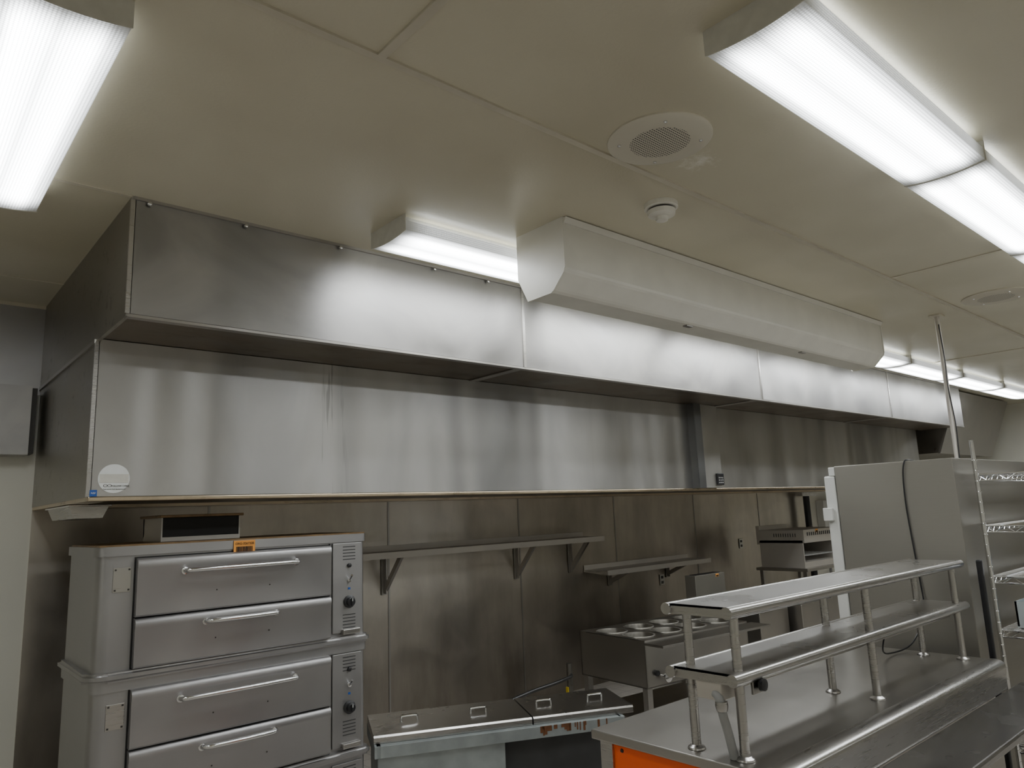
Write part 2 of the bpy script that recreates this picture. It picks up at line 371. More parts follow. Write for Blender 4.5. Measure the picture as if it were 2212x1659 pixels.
def speaker(cx,cy,r,label):
    root=thing('ceiling_speaker',(cx,cy,ZC),label,'speaker','round ceiling speakers')
    lathe('grille',[(r,0),(r,-.006),(r*.93,-.013),(r*.5,-.016),(.01,-.017)],(cx,cy,ZC),'z','speaker',root,seg=48,origin=(cx,cy,ZC-.015))
    for k in range(4):
        a=math.radians(45+90*k); 
        lathe('screw',[(.008,0),(.007,-.006),(.002,-.008)],(cx+math.cos(a)*.16,cy+math.sin(a)*.16,ZC-.013),'z','chrome',root,seg=10)
    return root
speaker(2.23,1.585,.205,'round cream perforated ceiling speaker with screws')
speaker(6.12,1.51,.22,'round cream perforated ceiling speaker further along')
sd=thing('smoke_detector',(2.74,1.97,ZC),'white dome smoke detector on the cream ceiling','smoke detector')
bm=bmesh.new(); bm_lathe(bm,[(.080,0),(.080,-.022),(.070,-.026)],(2.74,1.97,ZC),'z'); mkobj('mounting_base',bm,'beam',sd)
lathe('vent_ring',[(.060,-.026),(.060,-.036)],(2.74,1.97,ZC),'z','darkseam',sd)
bm=bmesh.new(); bm_lathe(bm,[(.068,-.036),(.064,-.056),(.040,-.064),(.030,-.066),(.028,-.084),(.01,-.087)],(2.74,1.97,ZC),'z'); mkobj('sensor_head',bm,'beam',sd)

# ------------------------------------------------------------------ boxed air diffuser
df=thing('air_supply_diffuser',(4.3,2.5,ZC),'long off-white boxed air duct with chamfered lower edge under ceiling','air duct')
prof=[(2.36,ZC),(2.36,2.925),(2.363,2.912),(2.370,2.90),(2.435,2.838),(2.448,2.828),(2.465,2.82),(2.62,2.82),(2.635,2.83),(2.69,2.95),(2.69,ZC)]
prism('casing',prof,'x',2.47,6.16,'beam',df)
pe=[(2.354,ZC),(2.354,2.925),(2.364,2.90),(2.44,2.825),(2.46,2.814),(2.63,2.812),(2.698,2.945),(2.698,ZC)]
prism('end_panel',pe,'x',2.455,2.47,'beam',df)
prism('end_panel',pe,'x',6.16,6.175,'beam',df)
prism('top_flange',[(2.335,ZC-.004),(2.36,ZC-.004),(2.36,ZC-.03),(2.35,ZC-.03)],'x',2.46,6.17,'beam',df)
eachbox('mounting_clip',[(x,x+.06,2.47,2.5,2.812,2.822) for x in (3.6,5.0)],'seamsteel',df)

# ------------------------------------------------------------------ exhaust hood
hd=thing('exhaust_hood',(5.8,4.6,1.9),'very long stainless kitchen exhaust hood with stepped front','exhaust hood')
U=3.31; LF=3.85; HX0,HX1=.757,11.0
seams=[HX0,3.04,5.87,8.65,HX1]
for a,b in zip(seams,seams[1:]):
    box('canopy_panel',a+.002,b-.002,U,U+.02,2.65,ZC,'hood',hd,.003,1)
eachbox('panel_joint',[(x-.010,x+.010,U-.005,U,2.65,ZC) for x in seams[1:-1]],'bright',hd)
box('top_trim',HX0,HX1,U-.012,U,ZC-.014,ZC,'seamsteel',hd)
for x in (.82,1.25,1.75,2.35,2.75,3.2,3.9,4.6,5.3):
    lathe('screw',[(.011,0),(.009,-.008),(.003,-.011)],(x,U-.012,ZC-.022),'y','chrome',hd,10)
for a,b in zip(seams,seams[1:]):
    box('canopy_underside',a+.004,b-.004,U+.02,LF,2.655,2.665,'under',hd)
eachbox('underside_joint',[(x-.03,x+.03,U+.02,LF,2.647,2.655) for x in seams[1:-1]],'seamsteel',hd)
box('bottom_lip',HX0,HX1,U-.002,U+.04,2.638,2.65,'seamsteel',hd)
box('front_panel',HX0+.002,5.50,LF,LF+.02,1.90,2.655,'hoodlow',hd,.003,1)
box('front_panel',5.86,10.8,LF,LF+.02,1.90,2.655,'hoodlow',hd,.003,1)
box('bottom_edge',HX0,10.8,LF-.006,LF+.02,1.880,1.900,'warmrefl',hd,.004)
box('upper_side_panel',HX0-.006,HX0+.012,U,Y1-.01,2.64,ZC,'hoodside',hd)
box('side_panel',HX0-.003,HX0+.012,LF,Y1-.01,1.90,2.64,'hoodside',hd)
box('side_panel',10.79,10.80,LF,Y1-.01,1.90,ZC,'hoodside',hd)
box('corner_trim',HX0-.010,HX0+.008,LF-.006,LF+.006,1.90,2.64,'bright',hd)
box('corner_trim',HX0-.010,HX0+.008,U-.006,U+.006,2.65,ZC,'bright',hd)
box('side_joint',HX0-.012,HX0-.003,LF,Y1-.01,2.63,2.65,'seamsteel',hd)
boxes('rim',[(HX0,10.8,LF+.02,LF+.13,1.882,1.90),(HX0,HX0+.10,LF+.13,Y1-.01,1.882,1.90),(HX0+.1,10.8,Y1-.30,Y1-.012,1.882,1.90)],'warmrefl',hd)
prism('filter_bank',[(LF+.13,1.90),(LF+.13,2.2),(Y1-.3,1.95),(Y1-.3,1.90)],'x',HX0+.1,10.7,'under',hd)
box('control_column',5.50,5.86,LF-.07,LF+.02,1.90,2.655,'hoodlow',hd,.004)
box('column_side',5.494,5.50,LF-.07,LF,1.90,2.655,'colside',hd)
box('column_fold',5.50,5.60,LF-.0725,LF-.07,1.90,2.655,'colside',hd)
kp=box('keypad',5.77,5.87,LF-.082,LF-.07,1.925,2.03,'blackplastic',hd,.004)
eachbox('keypad_button',[(5.785+i*.026,5.80+i*.026,LF-.085,LF-.082,1.94+j*.022,1.952+j*.022) for i in range(3) for j in range(3)],'hose',kp)
st=lathe('round_sticker',[(.068,0),(.068,-.002),(.01,-.0022)],(.862,LF,1.985),'y','silver',hd,seg=40)
box('sticker_print',.800,.924,LF-.0035,LF-.0025,1.966,2.006,'capgrey',st)
text('lettering','FOLLOW CODE',.011,(.890,LF-.004,1.950),RY,'ink',st)
text('lettering','THIS HOOD MUST BE INSTALLED',.0065,(.865,LF-.004,1.935),RY,'ink',st)
tt=bmesh.new()
for dx_,rr in ((-.009,.009),(.009,.009)):
    for k in range(20):
        a0=2*math.pi*k/20;a1=2*math.pi*(k+1)/20
        q=[(.835+dx_+r_*math.cos(a),1.952+r_*.7*math.sin(a)) for r_,a in ((rr,a0),(rr,a1),(rr-.002,a1),(rr-.002,a0))]
        tt.faces.new([tt.verts.new((x,LF-.004,z)) for x,z in q])
mkobj('emblem',tt,'ink',st)
bs=box('blue_badge',.762,.792,LF-.009,LF-.006,1.902,1.932,'blue',hd)
text('lettering','NSF',.012,(.777,LF-.0095,1.917),RY,'silver',bs)
gc=thing('grease_cup',(.86,4.7,1.8),'small stainless grease cup hanging under the hood corner','grease cup')
prism('cup',[(.772,1.878),(.80,1.81),(.93,1.81),(.96,1.878)],'y',4.35,4.95,'bright',gc)
box('cup_rim',.764,.968,4.33,4.97,1.870,1.880,'chrome',gc,.003)

nb=thing('steel_wall_enclosure',(.1,5.3,2.2),'shallow stainless steel enclosure fixed to wall beside hood','steel enclosure')
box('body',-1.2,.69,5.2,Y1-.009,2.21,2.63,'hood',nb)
box('side_channel',.69,.72,5.22,Y1-.009,2.22,2.62,'darkseam',nb)

dh=thing('exhaust_hood',(12.6,4.4,2.34),'short dark stainless exhaust hood with sloped front','exhaust hood')
prism('canopy',[(3.40,3.14),(3.72,2.34),(5.35,2.34),(5.35,3.14)],'x',11.2,13.4,'hoodside',dh)
prism('front_trim',[(3.385,3.16),(3.40,3.16),(3.735,2.33),(3.705,2.33)],'x',11.18,13.42,'seamsteel',dh)

# ------------------------------------------------------------------ deck ovens
OX0,OX1,OF,OB=.84,2.26,3.96,4.58
def plan(off,rl=.06,rr=.02):
    x0,x1,y0,y1=OX0-off,OX1+off,OF-off,OB+off*.3
    p=[(x0,y1)]
    for k in range(9):
        a=math.pi+ (math.pi/2)*k/8
        p.append((x0+rl+rl*math.cos(a), y0+rl+rl*math.sin(a)))
    for k in range(5):
        a=1.5*math.pi+(math.pi/2)*k/4
        p.append((x1-rr+rr*math.cos(a), y0+rr+rr*math.sin(a)))
    p.append((x1,y1)); return p
def band(z0,z1,root):
    bm=bmesh.new()
    bm_prism(bm,plan(.03,.09,.04),'z',z0,z1)
    es=[e for e in bm.edges if abs(e.verts[0].co.z-e.verts[1].co.z)<1e-6]
    bmesh.ops.bevel(bm,geom=es,offset=.014,segments=3,affect='EDGES')
    mkobj('base_band',bm,'oven',root,smooth=True)
def panel(root,zb,zt,knobz,full=True):
    cp=box('control_panel',2.05,2.235,OF-.010,OF,zb+.02,zt-.05,'oven',root,.003)
    n=5
    for k in range(n): box('vent_slot',2.115,2.195,OF-.0115,OF-.0095,zt-.075-.018*k,zt-.070-.018*k,'slot',cp)
    if not full: return
    for k in range(5): box('vent_slot',2.115,2.195,OF-.0115,OF-.0095,knobz-.075-.018*k,knobz-.070-.018*k,'slot',cp)
    kb=bmesh.new(); bm_lathe(kb,[(.036,0),(.036,-.008),(.026,-.014),(.024,-.032),(.02,-.035)],(2.155,OF-.010,knobz),'y',24)
    bm_box(kb,2.150,2.160,OF-.052,OF-.04,knobz-.022,knobz+.022,.002,1)
    k=mkobj('knob',kb,'blackplastic',cp,smooth=True)
    box('knob_pointer',2.153,2.157,OF-.054,OF-.0515,knobz+.004,knobz+.02,'white',k)
    lathe('pilot_light',[(.013,0),(.012,-.01),(.004,-.014)],(2.155,OF-.01,knobz+.205),'y','blackplastic',cp,seg=16)
    tg=bmesh.new(); bm_lathe(tg,[(.014,0),(.012,-.008),(.006,-.010)],(2.155,OF-.01,knobz+.12),'y',16); bm_tube(tg,[(2.155,OF-.015,knobz+.12),(2.155,OF-.045,knobz+.15)],[.004,.007],8)
    mkobj('toggle_switch',tg,'chrome',cp,smooth=True)
    box('indicator',2.148,2.162,OF-.0125,OF-.0095,knobz+.068,knobz+.080,'blue',cp)
    box('drip_lip',2.105,2.215,OF-.035,OF-.01,zb+.012,zb+.040,'bright',cp,.004)
def deck(zb,zt,doors,knobz,label,bandz):
    root=thing('deck_oven',(1.5,4.3,bandz),label,'oven','stacked deck ovens')
    prism('body',plan(0),'z',zb,zt,'oven',root,smooth=True)
    bm=bmesh.new(); bm_prism(bm,plan(.012,.072,.03),'z',zt-.045,zt+.0); mkobj('top_rail',bm,'oven',root,smooth=True)
    band(bandz,zb,root)
    box('door_frame',.997,2.027,OF-.004,OF+.02,doors[-1][0]-.004,doors[0][1]+.006,'dark',root)
    box('door_jamb',2.03,2.036,OF-.010,OF,doors[-1][0]-.012,zt-.05,'slot',root)
    for i,(a,b) in enumerate(doors):
        y=OF
        pf=[(y-.006,a),(y-.040,a),(y-.047,a+.008),(y-.047,b-.055),(y-.052,b-.045),(y-.052,b-.02),(y-.046,b-.008),(y-.034,b),(y-.006,b)]
        d=prism('door',pf,'x',1.002,2.022,'oven',root,smooth=True)
        hx0,hx1=(1.22,1.81) if i==0 else (1.33,1.70)
        hz=b-.075 if i==0 else b-.05
        pts=smoothpath([(hx0,y-.047,hz),(hx0+.005,y-.075,hz+.002),(hx0+.04,y-.095,hz+.004),((hx0+hx1)/2,y-.10,hz+.004),(hx1-.04,y-.095,hz+.004),(hx1-.005,y-.075,hz+.002),(hx1,y-.047,hz)],6)
        hb=bmesh.new(); bm_tube(hb,pts,.0115,12)
        for hx in (hx0,hx1): bm_lathe(hb,[(.019,0),(.018,-.004),(.011,-.006)],(hx,y-.047,hz),'y',16)
        mkobj('handle',hb,'chrome',d,smooth=True)
        eachbox('door_bolt',[(x-.003,x+.003,y-.050,y-.046,a+.09,a+.096) for x in (1.38,1.66)],'darkseam',d)
    pl=box('rating_plate',.905,.985,OF-.004,OF,zt-.215,zt-.10,'bright',root,.002)
    eachbox('plate_rivet',[(x-.004,x+.004,OF-.007,OF-.004,z-.004,z+.004) for x in (.915,.975) for z in (zt-.205,zt-.11)],'darkseam',pl)
    panel(root,zb,zt,knobz)
    return root
deck(1.09,1.665,[(1.330,1.605),(1.095,1.324)],1.28,'stainless deck oven with two drop doors and bar handles, upper unit',1.045)
deck(.475,1.045,[(.737,1.0),(.49,.731)],.70,'stainless deck oven with two drop doors, lower unit of stack',.43)
ov=thing('deck_oven',(1.5,4.3,.0),'partly visible bottom deck oven carrying the stack','oven','stacked deck ovens')
prism('body',plan(0),'z',.13,.43,'oven',ov,smooth=True)
eachbox('leg',[(x,x+.06,y,y+.06,0,.13) for x in (.9,2.12) for y in (4.05,4.48)],'dark',ov)
panel(ov,.13,.46,.2,False)
otp=box('oven_top_sheet',OX0,OX1,OF-.004,OB,1.665,1.673,'oventop',None)
tag(otp,'grease-browned steel sheet on top of deck oven','metal sheet')
fl=thing('oven_flue_box',(1.4,4.4,1.673),'open-fronted metal flue box on top of deck oven','flue box')
boxes('casing',[(1.18,1.60,4.20,4.54,1.673,1.695),(1.18,1.187,4.20,4.54,1.695,1.80),(1.593,1.60,4.20,4.54,1.695,1.80),(1.18,1.60,4.52,4.54,1.695,1.80)],'seamsteel',fl)
box('cap',1.165,1.61,4.17,4.56,1.798,1.812,'oventop',fl,.003)
box('inner_cavity',1.188,1.592,4.203,4.52,1.696,1.797,'dark',fl)
def orange_tag(c,w,h,ydir,words):
    x,y,z=c
    o=thing('asset_tag',(x,y,z),'orange paper asset tag with black barcode','asset tag','orange barcode asset tags')
    box('paper',x-w/2,x+w/2,y-.003,y-.001,z-h/2,z+h/2,'tag',o)
    random.seed(3); L=[];px=x-w*.38
    while px<x+w*.38:
        bw=random.choice([.010,.018,.03])*w; L.append((px,px+bw,y-.0045,y-.003,z-h*.4,z+h*.05)); px+=bw+random.choice([.012,.02])*w
    boxes('barcode',L,'ink',o)
    if words: text('lettering',words,h*.24,(x,y-.0045,z+h*.26),RY,'ink',o)
    return o
orange_tag((1.53,OF-.014,1.628),.115,.07,-1,'ORG-3267328')

# ------------------------------------------------------------------ wall shelves
def wshelf(x0,x1,z,yf,brk,label,zb):
    r=thing('wall_shelf',((x0+x1)/2,5.2,z),label,'shelf','stainless wall shelves')
    bm=bmesh.new()
    yb=Y1-.014
    bm_box(bm,x0,x1,yf,yb,z-.012,z)
    bm_box(bm,x0,x1,yb-.012,yb,z,z+.045)
    mkobj('board',bm,'broil',r)
    prism('front_lip',[(yf-.004,z+.004),(yf+.012,z),(yf+.012,z-.045),(yf-.002,z-.045)],'x',x0,x1,'broil',r)
    prism('end_lip',[(yf,z),(yb,z),(yb,z-.02),(yf,z-.045)],'x',x0-.004,x0,'bright',r)
    prism('end_lip',[(yf,z),(yb,z),(yb,z-.02),(yf,z-.045)],'x',x1,x1+.004,'bright',r)
    for b in brk:
        bb=bmesh.new()
        bm_box(bb,b-.025,b+.025,yb-.008,yb,zb,z-.012)
        bm_box(bb,b-.003,b+.003,yb-.04,yb,zb+.01,z-.012)
        bm_box(bb,b-.02,b+.02,yf+.03,yb,z-.018,z-.012)
        bm_prism(bb,[(yb-.03,zb+.03),(yb,zb+.06),(yf+.06,z-.014),(yf+.03,z-.04)],'x',b-.004,b+.022)
        mkobj('bracket',bb,'seamsteel',r)
wshelf(2.30,5.62,1.48,5.05,(3.24,4.69,5.42),'long stainless wall shelf on three angle brackets',1.13)
wshelf(5.62,7.41,1.14,5.03,(6.0,7.0),'shorter lower stainless wall shelf',.95)
for x,z in ((8.6,1.24),(6.9,.93)):
    o=thing('wall_outlet',(x,5.36,z),'small steel electrical outlet on steel wall','outlet','wall outlets')
    box('cover_plate',x-.04,x+.04,5.352,5.358,z-.06,z+.06,'bright',o,.002)
    eachbox('socket',[(x-.018,x+.018,5.349,5.3525,z+s-.014,z+s+.014) for s in (-.028,.028)],'darkseam',o)

# ------------------------------------------------------------------ steam table
ST=Vector((4.40,3.62,0)); ang=math.radians(-5)
st=thing('steam_table',tuple(ST),'stainless open-well steam table with eight round openings','steam table')
W,D,zt,zb=1.22,.72,.78,.44
bm=bmesh.new(); seg=24
def cell(bm,cx,cy,hx,hy,r,z):
    I=[];O=[]
    for k in range(seg):
        a=2*math.pi*k/seg+math.pi/4; c,s=math.cos(a),math.sin(a)
        I.append(bm.verts.new((cx+r*c,cy+r*s,z)))
        m_=max(abs(c),abs(s)); O.append(bm.verts.new((cx+hx*c/m_,cy+hy*s/m_,z)))
    for k in range(seg):
        j=(k+1)%seg; bm.faces.new((I[k],I[j],O[j],O[k]))
cells=[]
nx=4; cw=W/nx; cd=D*.82/2
for i in range(nx):
    for j in range(2):
        cells.append((cw*(i+.5),.06+cd*(j+.5)))
for cx,cy in cells: cell(bm,ST.x+cx,ST.y+cy,cw/2,cd/2,.115,zt)
bm_box(bm,ST.x,ST.x+W,ST.y,ST.y+.06,zt-.004,zt)
bm_box(bm,ST.x,ST.x+W,ST.y+.06+2*cd,ST.y+D,zt-.004,zt)
mkobj('top_plate',bm,'ctr',st)
for cx,cy in cells:
    wb=bmesh.new(); c=(ST.x+cx,ST.y+cy,zt)
    bm_lathe(wb,[(.128,.001),(.126,.006),(.116,.006),(.112,-.01),(.108,-.15),(.02,-.152)],c,'z',24)
    tops=[f for f in wb.faces if len(f.verts)>8 and f.calc_center_median().z>zt-.01]
    bmesh.ops.delete(wb,geom=tops,context='FACES')
    mkobj('well',wb,['hoodside'],st,smooth=True)
bm=bmesh.new()
for a in ((ST.x,ST.x+W,ST.y,ST.y+.01),(ST.x,ST.x+W,ST.y+D-.01,ST.y+D),(ST.x,ST.x+.01,ST.y,ST.y+D),(ST.x+W-.01,ST.x+W,ST.y,ST.y+D)):
    bm_box(bm,*a,zb,zt-.004)
bm_box(bm,ST.x,ST.x+W,ST.y,ST.y+D,zb,zb+.01)
mkobj('body',bm,'ctr',st)
for x in (ST.x+.01,ST.x+W-.06):
    for y in (ST.y+.01,ST.y+D-.06): box('leg',x,x+.05,y,y+.05,0,zb,'seamsteel',st)
box('undershelf',ST.x+.02,ST.x+W-.02,ST.y+.02,ST.y+D-.02,.18,.20,'ctr',st)
lathe('valve_knob',[(.01,0),(.01,-.04),(.035,-.042),(.038,-.06),(.02,-.065)],(ST.x+.17,ST.y,zb+.07),'y','chrome',st,seg=16)
lathe('gauge',[(.02,0),(.02,-.02),(.005,-.022)],(ST.x+.10,ST.y,zb+.1),'y','blackplastic',st,seg=16)
box('work_ledge',ST.x-.02,ST.x+W+.05,ST.y-.2,ST.y-.005,zt-.03,zt-.012,'ctr',st,.003)
st.rotation_euler=(0,0,ang)

# ------------------------------------------------------------------ fryers / ranges behind
def fryer(x0,x1,y0,y1,ztop,riser,label):
    r=thing('deep_fryer',((x0+x1)/2,(y0+y1)/2,0),label,'fryer','fryers on the cook line')
    box('cabinet',x0,x1,y0,y1,.1,ztop,'ctr',r,.006)
    eachbox('leg',[(x,x+.04,y,y+.04,0,.1) for x in (x0+.02,x1-.06) for y in (y0+.02,y1-.06)],'dark',r)
    box('oil_tank',x0+.05,x1-.05,y0+.10,y1-.15,ztop,ztop+.004,'dark',r)
    boxes('tank_rim',[(x0+.03,x1-.03,y0+.08,y0+.10,ztop,ztop+.03),(x0+.03,x1-.03,y1-.15,y1-.13,ztop,ztop+.03),(x0+.03,x0+.05,y0+.08,y1-.13,ztop,ztop+.03),(x1-.05,x1-.03,y0+.08,y1-.13,ztop,ztop+.03)],'bright',r)
    box('flue_riser',x0,x1,y1-.12,y1,ztop,riser,'fridge',r,.004)
    box('flue_opening',x0+.05,x1-.05,y1-.10,y1-.02,riser,riser+.004,'dark',r)
    return r
fryer(6.05,6.55,3.65,4.42,.78,1.08,'stainless floor fryer with tall flue riser behind')
fryer(6.62,7.25,3.55,4.30,.80,.84,'low dark stainless fryer beside taller fryer')
orange_tag((6.42,4.301,1.06),.05,.028,-1,None)
rg=thing('range',(7.7,4.0,0),'dark steel cooking range with black grates','range')
box('cabinet',7.32,8.05,3.6,4.4,.1,.84,'ctr',rg,.006)
eachbox('foot',[(x,x+.04,y,y+.04,0,.1) for x in (7.35,7.98) for y in (3.63,4.33)],'dark',rg)
tubes('grate',[[(7.36+.08*i,3.65,.86),(7.36+.08*i,4.3,.86)] for i in range(9)]+[[(7.34,3.65+.16*i,.855),(8.03,3.65+.16*i,.855)] for i in range(5)],.008,'dark',rg,6)
cm=thing('salamander_broiler',(8.6,4.6,.98),'stainless open-front salamander broiler with vent slots and wire rack','broiler')
boxes('casing',[(8.2,8.215,4.3,4.85,.985,1.30),(9.085,9.1,4.3,4.85,.985,1.30),(8.215,9.085,4.83,4.85,.985,1.30),(8.215,9.085,4.3,4.83,.985,1.05),(8.2,9.1,4.28,4.85,1.27,1.42)],'broil',cm)
eachbox('vent_slot',[(8.197,8.2,4.38+.03*i,4.388+.03*i,1.34,1.38) for i in range(10)],'slot',cm)
eachbox('vent_slot',[(8.28+.05*i,8.30+.05*i,4.277,4.281,1.35,1.39) for i in range(15)],'slot',cm)
box('cavity_back',8.216,9.084,4.80,4.829,1.05,1.27,'dark',cm)
tubes('wire_rack',[[(8.22,4.33+.05*i,1.12),(9.08,4.33+.05*i,1.12)] for i in range(9)],.004,'hose',cm,6)
box('heat_shield',8.22,8.90,4.86,4.9,1.25,1.47,'broil',cm)
orange_tag((8.52,4.281,1.40),.06,.04,-1,None)
bs_=thing('equipment_stand',(8.6,4.6,0),'dark steel stand carrying the broiler','stand')
box('top',8.15,9.15,4.25,4.9,.95,.983,'ctr',bs_,.003)
for x in (8.18,9.08):
    for y in (4.28,4.83): box('leg',x,x+.04,y,y+.04,0,.95,'seamsteel',bs_)
box('shelf',8.2,9.1,4.3,4.85,.4,.42,'ctr',bs_)
pp=thing('gas_pipe',(10.2,5.2,0),'black vertical gas pipe with fittings by the wall','pipe')
tube('riser',[(10.25,5.25,0),(10.25,5.25,1.87)],.045,'blackplastic',pp)
tube('branch',smoothpath([(10.25,5.25,1.35),(10.0,5.1,1.38),(9.75,5.0,1.3),(9.7,5.0,1.2)],6),.03,'hose',pp)
box('hanger',10.05,10.5,5.2,5.3,1.82,1.87,'bright',pp)
ep=thing('electrical_panel',(11.0,5.3,0),'pale wall-mounted electrical box with conduit','electrical box')
box('enclosure',10.75,11.3,5.25,5.365,1.25,1.75,'white',ep,.004)
tube('conduit',[(10.9,5.32,0),(10.9,5.32,1.25)],.02,'hose',ep)

# ------------------------------------------------------------------ low drop-in chest
A=Vector((2.38,3.99,0)); B=Vector((3.84,3.30,0)); dirx=(B-A).normalized(); ca=math.atan2(dirx.y,dirx.x)
Lc=(B-A).length; Dc=.42; zt=.45
ch=thing('refrigerated_base',tuple(A),'low rust-stained galvanised equipment base holding lidded pans','equipment base')
boxes('top_frame',[(A.x-.03,A.x+Lc-.1,A.y-.06,A.y,zt-.07,zt),(A.x-.03,A.x+Lc-.1,A.y+Dc,A.y+Dc+.05,zt-.07,zt),(A.x-.04,A.x,A.y-.06,A.y+Dc+.05,zt-.07,zt),(A.x+Lc-.12,A.x+Lc-.08,A.y-.06,A.y+Dc+.05,zt-.07,zt)],'galv',ch,.004)
box('cabinet',A.x-.02,A.x+.75,A.y-.03,A.y+Dc,.05,zt-.07,'galv',ch,.006)
box('recess',A.x+.75,A.x+Lc-.12,A.y+.02,A.y+Dc,.05,zt-.07,'slot',ch)
random.seed(7)
eachbox('rust_run',[(A.x+x,A.x+x+random.uniform(.006,.022),A.y-.063,A.y-.0605,zt-random.uniform(.02,.065),zt-.002) for x in [.95+random.random()*.48 for _ in range(20)]],'rust',ch)
eachbox('leg',[(A.x+x,A.x+x+.05,A.y+y,A.y+y+.05,0,.05) for x in (0,1.3) for y in (0,.35)],'dark',ch)
ch.rotation_euler=(0,0,ca)
def lid(x0,x1,hs):
    r=thing('pan_lid',tuple(A),'flat stainless lid with two bent-wire handles on low base','lid','stainless lids on low base')
    bm=bmesh.new()
    pf=[(A.y-.02,zt+.002),(A.y-.02,zt+.035),(A.y-.01,zt+.045),(A.y+Dc,zt+.060),(A.y+Dc+.01,zt+.050),(A.y+Dc+.01,zt+.002)]
    bm_prism(bm,pf,'x',A.x+x0,A.x+x1)
    mkobj('cover',bm,'bright',r)
    for h in hs:
        hx=A.x+h; y=A.y+Dc*.50; z=zt+.052
        tube('handle',smoothpath([(hx-.05,y,z),(hx-.048,y,z+.025),(hx-.035,y,z+.032),(hx+.035,y,z+.032),(hx+.048,y,z+.025),(hx+.05,y,z)],5),.0075,'chrome',r,8)
    r.rotation_euler=(0,0,ca)
lid(-.04,.93,(.20,.64)); lid(.94,Lc,(1.08,1.44))
gh=thing('gas_hose',(4.5,4.9,0),'thin grey gas hose with yellow valve handle low by wall','gas hose')
tube('hose',smoothpath([(3.9,4.9,.10),(4.1,4.9,.19),(4.4,4.9,.235),(4.7,4.9,.255),(4.93,4.95,.26),(5.0,5.0,.26)],8),.016,'colside',gh)
tube('pipe',[(5.0,5.02,0),(5.0,5.02,.36)],.028,'hoodside',gh)
box('valve_handle',4.86,4.875,4.91,4.94,.12,.19,'yellow',gh,.004)

# ------------------------------------------------------------------ prep counter with pass shelf
pc=thing('prep_counter',(3.3,1.7,0),'long stainless prep counter with orange end panel','counter')
CX0,CX1=2.19,4.44
box('worktop',CX0,CX1,1.37,2.10,.875,.91,'ctr',pc,.006,3)
bm=bmesh.new()
pf=[(1.372,.880),(1.372,.910),(1.36,.915)]
for k in range(13):
    a=math.pi*(.08+ .95*k/12); pf.append((1.315+.047*math.cos(a),.912+.026*math.sin(a)))
pf+=[(1.268,.89),(1.275,.80),(1.33,.80)]
bm_prism(bm,pf,'x',CX0,4.30); mkobj('rolled_edge',bm,'bright',pc,smooth=True)
box('body',CX0+.05,CX1-.02,1.37,2.05,.10,.875,'ctr',pc)
eachbox('corner_post',[(CX0+.02,CX0+.05,2.01,2.07,.10,.875),(CX0+.02,CX0+.05,1.33,1.37,.10,.875)],'bright',pc)
box('end_panel',CX0+.03,CX0+.05,1.37,2.01,.10,.870,'orange',pc)
lathe('panel_bolt',[(.008,0),(.006,-.004)],(CX0+.03,1.97,.85),'x','darkseam',pc,seg=10)
box('tray_shelf',CX0,CX1+.06,1.03,1.275,.765,.80,'ctrdark',pc,.01,3)
eachbox('leg',[(x,x+.05,y,y+.05,0,.10) for x in (2.3,4.3) for y in (1.42,1.95)],'dark',pc)

ps=thing('overshelf',(3.3,1.57,.91),'two-tier stainless overshelf on round tubular posts','shelf unit')
def pshelf(z):
    bm=bmesh.new()
    bm_box(bm,2.20,4.40,1.45,1.69,z-.010,z-.003)
    for y in (1.445,1.695):
        bm_tube(bm,[(2.19,y,z-.021),(4.41,y,z-.021)],.021,18)
    bm_box(bm,2.20,2.206,1.45,1.69,z-.038,z-.003)
    return mkobj('shelf',bm,'bright',ps,smooth=True)
pshelf(1.41); pshelf(1.195)
for x in (2.265,3.295,4.34):
    for y in (1.468,1.66):
        b=bmesh.new(); bm_tube(b,[(x,y,.911),(x,y,1.395)],.0165,16)
        bm_lathe(b,[(.032,0),(.030,.006),(.019,.014)],(x,y,.911),'z',20)
        bm_lathe(b,[(.022,0),(.022,-.02),(.017,-.025)],(x,y,1.18),'z',20)
        bm_lathe(b,[(.022,0),(.022,-.02),(.017,-.025)],(x,y,1.393),'z',20)
        mkobj('post',b,'bright',ps,smooth=True)
ob=box('outlet_box',2.205,2.30,1.50,1.60,1.10,1.16,'broil',ps,.004)
eachbox('outlet_screw',[(2.235+.03*i,2.241+.03*i,1.53,1.536,1.16,1.18) for i in range(3)],'chrome',ob)
box('heater_channel',2.30,4.3,1.49,1.51,1.125,1.155,'seamsteel',ps,.003)
lathe('heater_knob',[(.008,0),(.022,-.012),(.020,-.026),(.012,-.029)],(2.345,1.445,1.14),'y','blackplastic',ps,seg=20)
box('knob_plate',2.31,2.40,1.443,1.453,1.11,1.165,'seamsteel',ps,.002)
cb=bmesh.new(); bm_tube(cb,smoothpath([(2.215,1.53,1.12),(2.205,1.51,1.11),(2.21,1.505,1.06),(2.225,1.50,1.0),(2.24,1.50,.95),(2.25,1.50,.915)],6),.015,12)
mkobj('conduit',cb,'hose',ps,smooth=True)
lathe('conduit_fitting',[(.02,0),(.022,-.015),(.018,-.03)],(2.208,1.505,1.10),'z','bright',ps,seg=12)
wo=thing('outlet_box',(4.1,1.74,1.10),'small outlet box under overshelf with black plug','outlet')
box('box',3.95,4.10,1.715,1.75,1.09,1.16,'seamsteel',wo,.003)
box('plug',4.0,4.04,1.69,1.715,1.11,1.14,'blackplastic',wo,.003)

